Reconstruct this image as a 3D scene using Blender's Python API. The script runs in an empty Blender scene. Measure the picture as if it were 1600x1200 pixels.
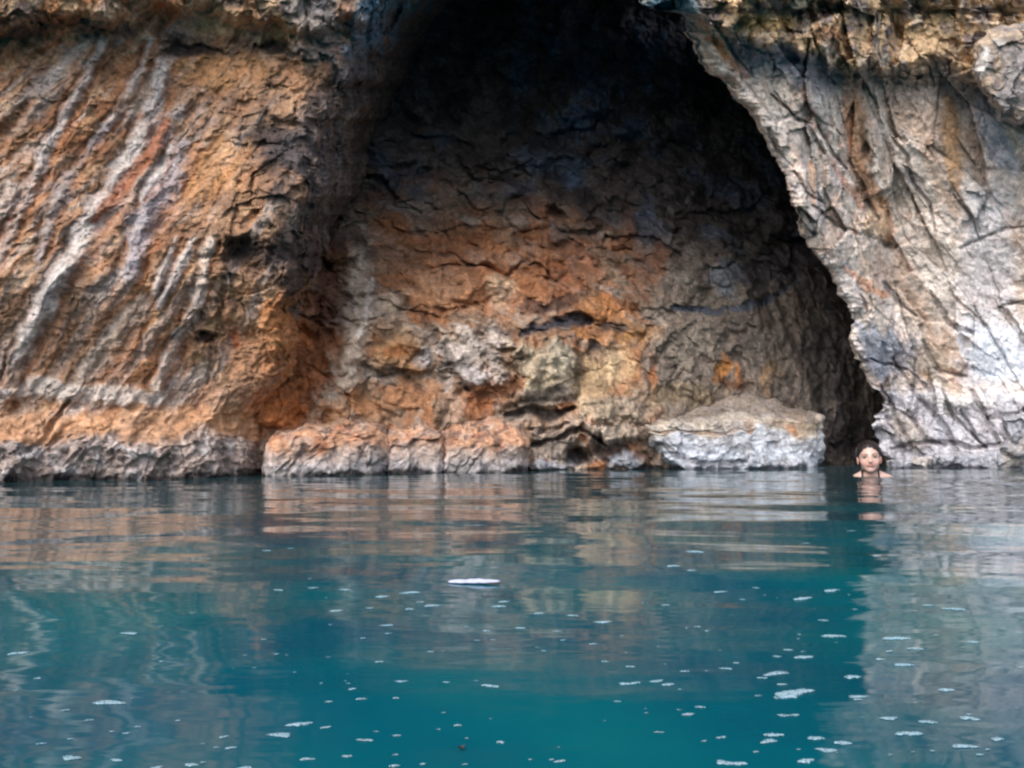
import bpy, bmesh, math, random
import numpy as np
from mathutils import Vector

# ------------------------------------------------------------------ camera, sky, sun
scn = bpy.context.scene
F = 1244.0            # focal length in photo pixels (1600 wide)
CAM_H = 0.24          # eye just above the water
PITCH = math.atan(88.0 / F)

cam_d = bpy.data.cameras.new('camera')
cam_d.sensor_width = 36.0
cam_d.lens = 36.0 * F / 1600.0
cam_d.clip_start = 0.02
cam_d.clip_end = 2000.0
cam = bpy.data.objects.new('camera', cam_d)
scn.collection.objects.link(cam)
cam.location = (0, 0, CAM_H)
cam.rotation_euler = (math.radians(90) + PITCH, 0, 0)
scn.camera = cam

SUN_EL, SUN_AZ = 46.0, -146.0      # azimuth clockwise from +Y (behind the viewer, from the left)
world = bpy.data.worlds.new('World')
scn.world = world
world.use_nodes = True
wn = world.node_tree
wn.nodes.clear()
wout = wn.nodes.new('ShaderNodeOutputWorld')
wbg = wn.nodes.new('ShaderNodeBackground')
sky = wn.nodes.new('ShaderNodeTexSky')
sky.sky_type = 'NISHITA'
sky.sun_disc = False
sky.sun_elevation = math.radians(SUN_EL)
sky.sun_rotation = math.radians(SUN_AZ)
sky.dust_density = 3.0
sky.air_density = 1.0
hsv = wn.nodes.new('ShaderNodeHueSaturation')
hsv.inputs['Saturation'].default_value = 0.56
wbg.inputs['Strength'].default_value = 0.15
wn.links.new(sky.outputs[0], hsv.inputs['Color'])
wn.links.new(hsv.outputs[0], wbg.inputs['Color'])
wn.links.new(wbg.outputs[0], wout.inputs['Surface'])

sun_d = bpy.data.lights.new('sun', 'SUN')
sun_d.energy = 1.0
sun_d.angle = math.radians(38)
sun_d.color = (1.0, 0.955, 0.90)
sun = bpy.data.objects.new('sun', sun_d)
scn.collection.objects.link(sun)
_az, _el = math.radians(SUN_AZ), math.radians(SUN_EL)
_to = Vector((math.sin(_az) * math.cos(_el), math.cos(_az) * math.cos(_el), math.sin(_el)))
sun.rotation_euler = _to.to_track_quat('Z', 'Y').to_euler()

scn.view_settings.view_transform = 'Standard'
scn.view_settings.look = 'None'
scn.view_settings.gamma = 1.0
scn.view_settings.exposure = 1.0
scn.cycles.max_bounces = 6
scn.cycles.diffuse_bounces = 5
scn.cycles.glossy_bounces = 3
scn.cycles.use_denoising = True
scn.cycles.caustics_reflective = False
scn.cycles.caustics_refractive = False
scn.cycles.filter_width = 2.3

rng = np.random.default_rng(7)
random.seed(11)

# ------------------------------------------------------------------ noise
PERM = rng.permutation(256).astype(np.int32)
PERM = np.concatenate([PERM, PERM, PERM])
_g = rng.normal(size=(256, 3)); _g /= np.linalg.norm(_g, axis=1)[:, None]
GRAD = _g.astype(np.float32)
RND = rng.random((256, 8)).astype(np.float32)

def _hash(ix, iy, iz):
    return PERM[PERM[PERM[ix & 255] + (iy & 255)] + (iz & 255)]

def perlin(p):
    i = np.floor(p).astype(np.int32)
    f = (p - i).astype(np.float32)
    u = f * f * f * (f * (f * 6 - 15) + 10)
    out = np.zeros(p.shape[0], np.float32)
    for dx in (0, 1):
        wx = u[:, 0] if dx else 1 - u[:, 0]
        for dy in (0, 1):
            wy = u[:, 1] if dy else 1 - u[:, 1]
            for dz in (0, 1):
                wz = u[:, 2] if dz else 1 - u[:, 2]
                g = GRAD[_hash(i[:, 0] + dx, i[:, 1] + dy, i[:, 2] + dz)]
                d = g[:, 0] * (f[:, 0] - dx) + g[:, 1] * (f[:, 1] - dy) + g[:, 2] * (f[:, 2] - dz)
                out += wx * wy * wz * d
    return out * 1.6

def fbm(p, octv=4, lac=2.1, gain=0.5, off=0.0):
    a, s, q = 1.0, 0.0, p.astype(np.float32) + off
    for _ in range(octv):
        s = s + a * perlin(q)
        q = q * lac + 17.3
        a *= gain
    return s

def ridged(p, octv=4, off=0.0):
    a, s, q = 1.0, 0.0, p.astype(np.float32) + off
    for _ in range(octv):
        s = s + a * (0.55 - np.abs(perlin(q)) * 1.6)
        q = q * 2.15 + 9.1
        a *= 0.5
    return s

def cells(p, off=0.0, tilt=1.0):
    """fractured blocks: height of a randomly tilted face per cell, distance to the crack, a random per cell"""
    q = p.astype(np.float32) + off
    b = np.floor(q - 0.5).astype(np.int32)
    n = q.shape[0]
    f1 = np.full(n, 9.0, np.float32); f2 = np.full(n, 9.0, np.float32)
    hid = np.zeros(n, np.int32); h = np.zeros(n, np.float32)
    for dx in (0, 1):
        for dy in (0, 1):
            for dz in (0, 1):
                c = b + np.array([dx, dy, dz], np.int32)
                k = _hash(c[:, 0], c[:, 1], c[:, 2])
                d = q - (c + 0.15 + 0.7 * RND[k][:, :3])
                dd = np.sqrt((d * d).sum(1))
                hh = (d * (RND[k][:, 3:6] - 0.5)).sum(1) * 2.2 * tilt + (RND[k][:, 6] - 0.5) * 0.6
                m = dd < f1
                f2 = np.where(m, f1, np.minimum(f2, dd))
                f1 = np.where(m, dd, f1)
                hid = np.where(m, k, hid); h = np.where(m, hh, h)
    return h, f2 - f1, RND[hid][:, 7]

def sstep(a, b, x):
    t = np.clip((x - a) / (b - a), 0, 1)
    return t * t * (3 - 2 * t)

def lin(c):
    c = np.asarray(c, np.float32) / 255.0
    return np.where(c <= 0.04045, c / 12.92, ((c + 0.055) / 1.055) ** 2.4).astype(np.float32)

# ------------------------------------------------------------------ wall chart -> world
# The rock faces were surveyed as bearing / elevation from the swimmer's eye (in photo pixels) and a
# distance Y in metres; chart() turns that survey into plain world coordinates.
def chart(px, py, Y):
    a = (px - 800.0) / F
    b = (600.0 - py) / F
    yy = math.cos(PITCH) - b * math.sin(PITCH)
    zz = math.sin(PITCH) + b * math.cos(PITCH)
    return np.stack([a / yy * Y, Y + 0 * a, CAM_H + zz / yy * Y], -1)

def on_water(px, py):
    b = (600.0 - py) / F
    yy = math.cos(PITCH) - b * math.sin(PITCH)
    zz = math.sin(PITCH) + b * math.cos(PITCH)
    Y = -CAM_H * yy / zz
    return Vector(((px - 800.0) / F / yy * Y, Y, 0.0))

def lerp(x, pts):
    xs = np.array([p[0] for p in pts], float); ys = np.array([p[1] for p in pts], float)
    return np.interp(x, xs, ys)

# distance along a polyline
def poly_dist(X, Yc, pts):
    best = np.full(X.shape, 1e9, np.float32); par = np.zeros(X.shape, np.float32)
    n = len(pts) - 1
    for i in range(n):
        x0, y0 = pts[i]; x1, y1 = pts[i + 1]
        dx, dy = x1 - x0, y1 - y0
        L2 = dx * dx + dy * dy + 1e-6
        t = np.clip(((X - x0) * dx + (Yc - y0) * dy) / L2, 0, 1)
        d = np.hypot(X - x0 - t * dx, Yc - y0 - t * dy)
        m = d < best
        best = np.where(m, d, best); par = np.where(m, (i + t) / n, par)
    return best, par

class Field:
    """colour and relief of one rock face, sampled at its vertices"""
    def __init__(s, px, py, P):
        s.px = px.astype(np.float32); s.py = py.astype(np.float32); s.P = P.astype(np.float32)
        w = 9.0
        s.wx = s.px + w * fbm(P * 2.2, 4, off=3.1)* 1.6
        s.wy = s.py + w * fbm(P * 2.2, 4, off=31.7)* 1.6
        s.n = fbm(P * 5.0, 5, gain=0.62, off=5.5)
        s.h = np.zeros(len(px), np.float32)
        s.c = np.zeros((len(px), 3), np.float32)
    def mix(s, m, col, idx=None):
        col = lin(col) if len(np.shape(col)) == 1 and max(col) > 1.5 else col
        if idx is None: s.c += (col - s.c) * m[:, None]
        else: s.c[idx] += (col - s.c[idx]) * m[:, None]
    def blob(s, cx, cy, rx, ry, col=None, k=0.9, ang=0.0, h=0.0, soft=0.5, rag=0.5):
        R = max(rx, ry) * 1.9 + 25
        idx = np.nonzero((abs(s.wx - cx) < R) & (abs(s.wy - cy) < R))[0]
        if not len(idx): return
        a = math.radians(ang); x = s.wx[idx] - cx; y = s.wy[idx] - cy
        u = (x * math.cos(a) + y * math.sin(a)) / rx; v = (-x * math.sin(a) + y * math.cos(a)) / ry
        d = np.sqrt(u * u + v * v) + rag * s.n[idx] * 0.8
        m = 1 - sstep(1 - soft, 1 + soft * 0.6, d)
        if col is not None: s.mix(m * k, col, idx)
        if h: s.h[idx] += h * m
    def line(s, pts, w, col=None, k=0.9, h=0.0, rag=0.5, taper=True, sharp=0.5):
        xs = [p[0] for p in pts]; ys = [p[1] for p in pts]; R = w * 2.5 + 6
        idx = np.nonzero((s.wx > min(xs) - R) & (s.wx < max(xs) + R) & (s.wy > min(ys) - R) & (s.wy < max(ys) + R))[0]
        if not len(idx): return
        d, t = poly_dist(s.px[idx] * .68 + s.wx[idx] * .32, s.py[idx] * .68 + s.wy[idx] * .32, pts)
        ww = w * (0.35 + 0.65 * np.sin(np.pi * (0.12 + 0.76 * t))) if taper else w
        d = d / ww + rag * s.n[idx]
        m = 1 - sstep(1 - sharp, 1 + sharp, d)
        if col is not None: s.mix(m * k, col, idx)
        if h: s.h[idx] += h * m

def grid_faces(nr, nc):
    i = np.arange(nr * nc).reshape(nr, nc)
    return np.stack([i[:-1, :-1], i[1:, :-1], i[1:, 1:], i[:-1, 1:]], -1).reshape(-1, 4)

def mesh_from(name, V, Q, mat, col=None, parent=None, smooth=True):
    me = bpy.data.meshes.new(name)
    me.vertices.add(len(V)); me.vertices.foreach_set('co', np.ascontiguousarray(V, np.float32).ravel())
    me.loops.add(Q.size); me.loops.foreach_set('vertex_index', np.ascontiguousarray(Q, np.int32).ravel())
    me.polygons.add(len(Q))
    me.polygons.foreach_set('loop_start', np.arange(0, Q.size, 4, dtype=np.int32))
    me.polygons.foreach_set('loop_total', np.full(len(Q), 4, np.int32))
    me.update(calc_edges=True)
    me.polygons.foreach_set('use_smooth', np.full(len(Q), smooth, bool))
    if col is not None:
        at = me.color_attributes.new('rock_colour', 'FLOAT_COLOR', 'POINT')
        c4 = np.ones((len(V), 4), np.float32); c4[:, :3] = np.clip(col, 0, 1)
        at.data.foreach_set('color', c4.ravel())
    me.materials.append(mat)
    o = bpy.data.objects.new(name, me)
    scn.collection.objects.link(o)
    if parent: o.parent = parent
    return o

def tag(o, label=None, cat=None, group=None, kind=None):
    if label: o['label'] = label
    if cat: o['category'] = cat
    if group: o['group'] = group
    if kind: o['kind'] = kind
    return o

# ------------------------------------------------------------------ materials
def new_mat(name):
    m = bpy.data.materials.new(name); m.use_nodes = True
    nt = m.node_tree; nt.nodes.clear()
    out = nt.nodes.new('ShaderNodeOutputMaterial'); b = nt.nodes.new('ShaderNodeBsdfPrincipled')
    nt.links.new(b.outputs[0], out.inputs[0])
    return m, nt, b

def rock_material():
    m, nt, b = new_mat('weathered_limestone')
    N, L = nt.nodes, nt.links
    att = N.new('ShaderNodeVertexColor'); att.layer_name = 'rock_colour'
    geo = N.new('ShaderNodeNewGeometry')
    def noise(scale, detail=6, rough=0.6, sc=(1, 1, 1), rot=(0, 0, 0)):
        mp = N.new('ShaderNodeMapping'); mp.inputs['Scale'].default_value = sc; mp.inputs['Rotation'].default_value = rot
        L.new(geo.outputs['Position'], mp.inputs['Vector'])
        t = N.new('ShaderNodeTexNoise'); t.inputs['Scale'].default_value = scale
        t.inputs['Detail'].default_value = detail; t.inputs['Roughness'].default_value = rough
        L.new(mp.outputs[0], t.inputs['Vector'])
        return t
    n1 = noise(26, 8, 0.7); n2 = noise(70, 5, 0.65); n3 = noise(9, 6, 0.65)
    r1 = N.new('ShaderNodeMapRange'); r1.inputs['From Min'].default_value = 0.32; r1.inputs['From Max'].default_value = 0.68
    r1.inputs['To Min'].default_value = 0.55; r1.inputs['To Max'].default_value = 1.42
    L.new(n1.outputs['Fac'], r1.inputs['Value'])
    r3 = N.new('ShaderNodeMapRange'); r3.inputs['From Min'].default_value = 0.3; r3.inputs['From Max'].default_value = 0.7
    r3.inputs['To Min'].default_value = 0.78; r3.inputs['To Max'].default_value = 1.2
    L.new(n3.outputs['Fac'], r3.inputs['Value'])
    mu = N.new('ShaderNodeMath'); mu.operation = 'MULTIPLY'
    L.new(r1.outputs[0], mu.inputs[0]); L.new(r3.outputs[0], mu.inputs[1])
    vm = N.new('ShaderNodeVectorMath'); vm.operation = 'SCALE'
    L.new(att.outputs['Color'], vm.inputs[0]); L.new(mu.outputs[0], vm.inputs['Scale'])
    L.new(vm.outputs[0], b.inputs['Base Color'])
    add = N.new('ShaderNodeMath'); add.operation = 'ADD'
    L.new(n1.outputs['Fac'], add.inputs[0])
    s2 = N.new('ShaderNodeMath'); s2.operation = 'MULTIPLY'; s2.inputs[1].default_value = 0.4
    L.new(n2.outputs['Fac'], s2.inputs[0]); L.new(s2.outputs[0], add.inputs[1])
    bp = N.new('ShaderNodeBump'); bp.inputs['Strength'].default_value = 0.75; bp.inputs['Distance'].default_value = 0.022
    L.new(add.outputs[0], bp.inputs['Height']); L.new(bp.outputs[0], b.inputs['Normal'])
    # wet and shiny for a hand's breadth above the water
    sep = N.new('ShaderNodeSeparateXYZ'); L.new(geo.outputs['Position'], sep.inputs[0])
    wr = N.new('ShaderNodeMapRange'); wr.inputs['From Min'].default_value = 0.01; wr.inputs['From Max'].default_value = 0.14
    wr.inputs['To Min'].default_value = 0.38; wr.inputs['To Max'].default_value = 0.85
    L.new(sep.outputs['Z'], wr.inputs['Value']); L.new(wr.outputs[0], b.inputs['Roughness'])
    b.inputs['Specular IOR Level'].default_value = 0.3
    return m
ROCK = rock_material()

def simple_mat(name, col, rough=0.6, sss=0.0, bump=0.0, bscale=200.0, var=0.0):
    m, nt, b = new_mat(name)
    N, L = nt.nodes, nt.links
    c = tuple(lin(col)) + (1,)
    t = N.new('ShaderNodeTexNoise'); t.inputs['Scale'].default_value = bscale
    geo = N.new('ShaderNodeTexCoord'); L.new(geo.outputs['Object'], t.inputs['Vector'])
    rp = N.new('ShaderNodeMapRange'); rp.inputs['To Min'].default_value = 1 - var; rp.inputs['To Max'].default_value = 1 + var
    L.new(t.outputs['Fac'], rp.inputs['Value'])
    vm = N.new('ShaderNodeVectorMath'); vm.operation = 'SCALE'; vm.inputs[0].default_value = c[:3]
    L.new(rp.outputs[0], vm.inputs['Scale']); L.new(vm.outputs[0], b.inputs['Base Color'])
    b.inputs['Roughness'].default_value = rough
    if sss: 
        b.inputs['Subsurface Weight'].default_value = sss
        b.inputs['Subsurface Radius'].default_value = (0.012, 0.005, 0.003)
        b.inputs['Subsurface Scale'].default_value = 0.5
    if bump:
        bp = N.new('ShaderNodeBump'); bp.inputs['Strength'].default_value = 0.5; bp.inputs['Distance'].default_value = bump
        L.new(t.outputs['Fac'], bp.inputs['Height']); L.new(bp.outputs[0], b.inputs['Normal'])
    return m

# ------------------------------------------------------------------ rock recipes
A = np.array
def tide(fd, ground):
    """marks left by the sea at fixed heights: ochre band, pale grey scoured band, dark line at the water"""
    z = fd.P[:, 2]
    zz = z + 0.030 * fd.n + 0.03 * perlin(fd.P * 1.3 + 4.0)
    return zz

def left_recipe(fd):
    P = fd.P; n = fd.n
    # axes: flutes run from upper right to lower left
    d = A([[0.86, 0, -0.50], [0, 1, 0], [0.50, 0, 0.86]], np.float32)   # rows: across, depth, along
    Q = P @ d.T
    lump = sstep(300, 420, fd.wx + 0.25 * (fd.wy - 250)) * (1 - sstep(520, 640, fd.wy))
    big = fbm(P * 1.6, 3, off=88)
    top = 1 - sstep(40, 88, fd.wy + 10 * n + 26 * big + lerp(fd.wx, [(-900, 0), (0, 10), (100, 0), (160, 22), (230, 52), (330, 40), (470, 20), (700, 60)]))
    lump = np.maximum(lump, top * 0.9)
    Qs = Q * A([3.2, 2.0, 0.75], np.float32)
    fl = ridged(Qs, 3, off=2.0)
    c1, e1, r1 = cells(Q * A([4.2, 4.2, 1.6], np.float32), 11.0)
    c2, e2, r2 = cells(P * 9.0, 4.0)
    c3, e3, r3 = cells(P * 3.3, 8.0)
    c4, e4, r4 = cells(P * 24.0, 1.0)
    fd.h += (1 - lump) * (0.046 * fl + 0.010 * c1 + 0.006 * c2 + 0.014 * ridged(Q * A([10., 4., 1.3], np.float32), 3, off=4)) + lump * (0.055 * c3 + 0.034 * c2 + 0.07 * ridged(P * 2.5, 5, off=7))
    fd.h += 0.007 * c4 + 0.05 * fbm(P * 0.9, 2, off=9) + 0.012 * fbm(P * 14, 4, gain=0.6)
    base = lin((160, 120, 88)); warm = lin((168, 108, 62)); grey = lin((160, 146, 138)); dark = lin((76, 58, 50)); tan = lin((192, 156, 118))
    fd.c[:] = base
    fd.mix(sstep(0.0, 0.5, fbm(Q * A([3.5, 2, 1.1], np.float32), 4, off=21)) * 0.8, warm)
    fd.mix(sstep(0.0, 0.5, fbm(Q * A([7.0, 2, 0.8], np.float32), 4, off=41)) * 0.8, grey)
    fd.mix(sstep(0.15, 0.6, fbm(P * 6, 4, off=51, gain=0.65)) * 0.55, tan)
    fd.mix(sstep(0.15, 0.55, fbm(P * A([3.5, 3, 4.5], np.float32), 4, off=61, gain=0.6)) * (0.25 + 0.35 * lump), dark)
    sx = fbm(Q * A([15., 3., .75], np.float32), 4, gain=.6, off=141)
    fd.mix(sstep(.05, .5, sx) * .5 * (1 - lump), lin((176, 164, 156))); fd.mix(sstep(.05, .5, -sx) * .5 * (1 - lump), lin((112, 72, 48)))
    fd.mix(sstep(.1, .5, fbm(P * 2.0, 3, off=151)) * .5, lin((118, 84, 60)))
    fd.c *= (0.84 + 0.32 * r2)[:, None] * (0.88 + 0.24 * r4)[:, None]
    # overhanging crust at the top: knobbly, tan and slate
    fd.h += 0.17 * top + .05 * top * ridged(P * 4, 3, off=44)
    fd.mix(top * sstep(0.1, 0.5, fbm(P * 4, 4, off=77)) * 0.6, (120, 110, 104)); fd.mix(top * sstep(0.0, 0.4, fbm(P * 5, 4, off=78)) * 0.6, (204, 170, 128))
    for x, y, rx, ry in ((85, 45, 70, 22), (205, 40, 22, 14), (345, 70, 60, 25), (290, 55, 35, 14), (20, 62, 40, 10)):
        fd.blob(x, y, rx, ry, (64, 54, 54), 0.7, soft=.8, rag=.9)
    fd.blob(100, 55, 26, 14, (205, 150, 110), 0.8)
    fd.blob(450, 50, 30, 22, (205, 160, 105), 0.7); fd.blob(345, 30, 60, 22, (200, 165, 125), 0.7)
    fd.blob(510, 40, 60, 70, (120, 116, 116), 0.8); fd.blob(560, 120, 50, 60, (92, 90, 94), 0.85, ang=-35)
    fd.blob(585, 40, 40, 34, (96, 118, 140), 0.7); fd.blob(625, 10, 55, 22, (74, 104, 122), 0.75)
    fd.blob(640, 80, 60, 50, (66, 62, 66), 0.8); fd.blob(500, 170, 60, 34, (105, 96, 94), 0.7, ang=-40)
    fd.blob(470, 130, 40, 28, (196, 140, 92), 0.7); fd.blob(430, 210, 70, 18, (52, 46, 48), 0.85, ang=10)
    fd.blob(340, 110, 80, 40, (176, 124, 74), 0.6); fd.blob(300, 75, 55, 14, (40, 36, 38), 0.9, h=-0.06)
    fd.blob(420, 70, 30, 12, (46, 40, 42), 0.9, h=-0.05)
    fd.blob(330, 260, 70, 50, (184, 132, 80), 0.55); fd.blob(440, 270, 60, 34, (150, 108, 76), 0.5)
    fd.blob(556, 215, 12, 24, (150, 84, 46), 0.8, h=0.03, ang=20); fd.blob(500, 330, 45, 20, (60, 50, 48), 0.8)
    fd.blob(440, 405, 80, 40, (58, 48, 48), 0.8, h=-0.07, soft=.8, rag=.9); fd.blob(390, 390, 40, 22, (60, 50, 48), 0.7, h=-0.04, soft=.8, rag=.9)  # dark pocket: shade under the overhanging lumps painted in, also hollowed
    fd.blob(500, 250, 70, 60, (62, 56, 58), 0.75, soft=.9, rag=.9)
    fd.blob(480, 400, 40, 40, (60, 44, 36), 0.8); fd.blob(470, 240, 55, 26, (48, 44, 50), 0.8)
    fd.blob(330, 520, 16, 8, (36, 28, 26), 0.95, h=-0.10); fd.blob(372, 525, 5, 14, (205, 92, 36), 0.9)
    fd.blob(440, 520, 34, 60, (180, 122, 72), 0.7, h=0.08); fd.blob(380, 560, 40, 60, (170, 120, 84), 0.6)
    fd.blob(350, 620, 100, 26, (172, 134, 110), 0.5)
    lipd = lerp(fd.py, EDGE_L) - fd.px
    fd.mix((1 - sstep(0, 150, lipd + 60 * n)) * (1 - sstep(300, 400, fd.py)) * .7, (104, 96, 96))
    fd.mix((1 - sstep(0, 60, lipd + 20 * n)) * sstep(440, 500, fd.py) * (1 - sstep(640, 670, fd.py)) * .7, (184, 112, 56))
    fd.blob(585, 45, 34, 30, (104, 134, 162), .75, soft=.8, rag=.9); fd.blob(620, 8, 60, 22, (84, 118, 138), .8, soft=.8, rag=.8); fd.blob(548, 75, 20, 16, (120, 140, 160), .6)
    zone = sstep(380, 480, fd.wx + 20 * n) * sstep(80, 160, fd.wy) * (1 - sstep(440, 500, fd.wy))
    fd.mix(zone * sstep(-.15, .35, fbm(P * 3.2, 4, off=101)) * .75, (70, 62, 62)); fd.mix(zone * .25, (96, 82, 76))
    # calcite flutes
    W = (190, 182, 178); G = (142, 138, 142); O = (150, 92, 52); D = (84, 58, 46)
    flutes = [([(160, 68), (130, 130), (95, 200), (66, 250), (44, 305), (15, 360), (-20, 420)], 9, W, .85, .03),
        ([(238, 60), (215, 118), (185, 175), (165, 205)], 7, W, .8, .03),
        ([(175, 190), (125, 250), (105, 290), (78, 345), (60, 400)], 8, G, .75, .02),
        ([(258, 92), (238, 160), (205, 240), (168, 300), (130, 370), (95, 430), (58, 495), (28, 560), (5, 625)], 13, W, .85, .045),
        ([(288, 170), (262, 200), (236, 240)], 9, G, .75, .02),
        ([(286, 218), (268, 262), (240, 312), (214, 370), (200, 432)], 15, (158, 154, 162), .85, .05),
        ([(270, 225), (240, 280), (222, 310)], 6, W, .8, .02),
        ([(302, 378), (272, 440), (246, 482)], 6, W, .8, .03),
        ([(328, 380), (318, 440), (290, 512), (262, 568), (240, 604)], 9, (196, 182, 172), .85, .04),
        ([(280, 372), (262, 420), (240, 462)], 5, W, .7, .02),
        ([(215, 470), (190, 520), (152, 570), (100, 618)], 13, (182, 172, 160), .55, .015),
        ([(60, 180), (84, 130), (100, 100)], 16, (180, 164, 156), .5, .01),
        ([(20, 300), (-30, 380), (-90, 480)], 14, W, .6, .03), ([(-60, 150), (-120, 280), (-200, 420)], 16, W, .6, .03),
        ([(-180, 100), (-260, 260), (-340, 420)], 16, G, .6, .03)]
    for pts, w, col, k, h in flutes:
        fd.line([(x + w * 1.5, y + 3) for x, y in pts], w * 0.9, O, 0.45, h=-h * 0.5, rag=.8)
        fd.line([(x - w * 1.4, y) for x, y in pts], w * 0.6, D, 0.35, h=-h * 0.4, rag=.8)
        fd.line(pts, w * 1.1, col, k * .85, h=h * .38, rag=1.0, sharp=.9)
    fd.line([(150, 345), (180, 300), (230, 250), (262, 190)], 9, (158, 88, 44), .75)
    fd.line([(110, 620), (70, 680), (30, 710)], 5, (90, 60, 44), .7, h=-.03)
    fd.line([(350, 440), (345, 520), (320, 600)], 6, (100, 70, 50), .5, h=-.03)
    # tide marks
    zz = tide(fd, 0); yy = fd.wy
    fd.line([(-900, 640), (0, 612), (60, 600), (110, 612), (215, 626), (240, 628)], 12, (186, 176, 168), .7, h=.02, taper=False)
    m = sstep(632, 652, yy + 8 * n) * (1 - sstep(672, 690, yy + 6 * n))
    fd.mix(m * 0.75 * (1 - sstep(430, 470, fd.wx)), (186, 136, 96)); fd.h += 0.02 * m
    m = sstep(672, 700, yy + 10 * n)
    fd.mix(m * 0.8, (160, 146, 140)); fd.mix(m * sstep(0.0, 0.5, fbm(P * 8, 3, off=90)) * 0.7, (188, 180, 178))
    fd.mix(m * sstep(0.15, 0.5, fbm(P * 10, 3, off=97)) * 0.6, (84, 72, 68))
    fd.h += m * (0.012 * c2 + 0.012 * c4 + 0.02)
    fd.mix(1 - sstep(0.01, 0.06, zz), (52, 46, 46))

def cave_recipe(fd):
    P = fd.P; n = fd.n
    d = A([[0.80, 0, -0.60], [0, 1, 0], [0.60, 0, 0.80]], np.float32)
    Q = P @ d.T
    c1, e1, r1 = cells(Q * A([1.7, 1.7, 1.4], np.float32), 3.0, 1.2)
    c2, e2, r2 = cells(Q * A([4.6, 4.0, 3.4], np.float32), 6.0, 1.2)
    c3, e3, r3 = cells(P * 11.0, 9.0)
    c4, e4, r4 = cells(P * 26.0, 2.0)
    up = 1 - sstep(330, 520, fd.wy)
    WQ = np.stack([fbm(P * 2.0, 3, off=o) for o in (201, 211, 221)], -1) * .22
    fd.h += (0.03 + 0.05 * up) * c1 + 0.013 * c2 + 0.012 * c3 + (0.17 + 0.22 * up) * (np.abs(perlin((Q + WQ) * A([1.9, 1.9, 1.3], np.float32) + 8)) - .3) + 0.085 * (np.abs(perlin((Q + WQ) * A([4.4, 4.4, 3.0], np.float32) + 18)) - .3) + 0.03 * (np.abs(perlin((Q + WQ) * 9.0 + 28)) - .3) + 0.006 * c4 + 0.10 * fbm(P * 0.8, 3, off=5) + 0.010 * fbm(P * 15, 4, gain=0.6)
    fd.h += 0.03 * ridged(Q * A([3., 3., 2.], np.float32), 5, off=12)
    fd.c[:] = lin((146, 116, 92))
    fd.mix(sstep(-0.1, 0.4, fbm(P * 2.6, 4, off=13)) * 0.8, lin((164, 104, 58)))
    fd.mix(sstep(0.1, 0.5, fbm(P * 3.4, 4, off=23)) * 0.7, lin((160, 148, 136)))
    right = sstep(960, 1060, fd.wx + 30 * n)
    fd.mix(right * 0.85, (124, 114, 104))
    fd.mix(right * sstep(0.1, 0.5, fbm(P * 2.5, 4, off=29)) * 0.6, (100, 88, 80))
    # upper chamber: black stain plus its shade put into the colour, blue mottling
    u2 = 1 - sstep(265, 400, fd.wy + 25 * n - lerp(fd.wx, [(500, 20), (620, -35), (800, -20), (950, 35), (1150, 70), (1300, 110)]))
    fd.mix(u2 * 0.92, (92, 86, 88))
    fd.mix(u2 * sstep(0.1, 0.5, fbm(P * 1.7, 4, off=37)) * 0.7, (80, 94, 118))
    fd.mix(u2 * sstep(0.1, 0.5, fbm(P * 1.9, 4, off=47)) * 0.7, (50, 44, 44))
    for x, y, rx, ry in ((815, 120, 16, 55), (895, 190, 34, 26), (925, 140, 34, 40), (985, 195, 30, 30), (830, 35, 16, 24), (890, 270, 12, 30), (870, 70, 20, 14), (1010, 90, 26, 50)):
        fd.blob(x, y, rx, ry, (92, 118, 154), 0.7, soft=.9, rag=1.1)
    for x, y, rx, ry in ((850, 345, 8, 30), (980, 370, 12, 50), (995, 440, 30, 30), (620, 360, 40, 24), (745, 330, 30, 18), (1030, 400, 14, 40), (700, 370, 50, 18)):
        fd.blob(x, y, rx, ry, (134, 82, 48), 0.65, soft=.8)
    fd.blob(640, 330, 40, 8, (150, 130, 124), 0.7, ang=20)
    # orange middle band
    fd.blob(720, 415, 150, 60, (150, 92, 54), 0.7, soft=.9); fd.blob(820, 455, 80, 40, (164, 100, 52), 0.75, soft=.8)
    fd.blob(795, 460, 22, 26, (206, 172, 138), 0.75, ang=-20); fd.blob(680, 450, 50, 30, (176, 128, 88), 0.6)
    fd.blob(900, 420, 50, 50, (150, 88, 50), 0.6); fd.blob(935, 500, 40, 40, (178, 118, 62), 0.7)
    fd.blob(1000, 520, 34, 22, (186, 128, 58), 0.7, soft=.8); fd.blob(925, 600, 34, 50, (194, 160, 116), 0.75)
    fd.blob(975, 585, 18, 46, (176, 114, 60), 0.7, ang=15); fd.blob(960, 575, 30, 30, (196, 168, 128), 0.6)
    # deep amber gully behind the nose of the left cliff
    fd.blob(480, 560, 42, 90, (176, 100, 42), 0.85, h=-0.12); fd.blob(450, 640, 40, 26, (196, 112, 44), 0.8)
    fd.blob(515, 420, 22, 90, (96, 58, 38), 0.8, h=-0.05); fd.blob(500, 520, 14, 40, (84, 50, 34), 0.6)
    fd.blob(565, 395, 16, 22, (46, 42, 46), 0.8)
    # pale drapery column and faces
    fd.line([(562, 400), (556, 460), (566, 500), (552, 560), (538, 612)], 19, (196, 174, 154), 0.85, h=0.07, sharp=.8, rag=.8)
    fd.line([(580, 440), (560, 530)], 6, (222, 208, 196), 0.7, h=0.02)
    fd.blob(618, 545, 42, 42, (186, 140, 92), 0.7, h=0.06); fd.blob(625, 540, 20, 16, (186, 112, 52), 0.7)
    fd.blob(655, 550, 16, 16, (168, 164, 166), 0.7); fd.blob(620, 480, 26, 28, (172, 150, 128), 0.7, h=.03)
    fd.blob(735, 555, 52, 56, (184, 170, 160), 0.85, h=0.10, soft=.4, rag=.6)
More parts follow.
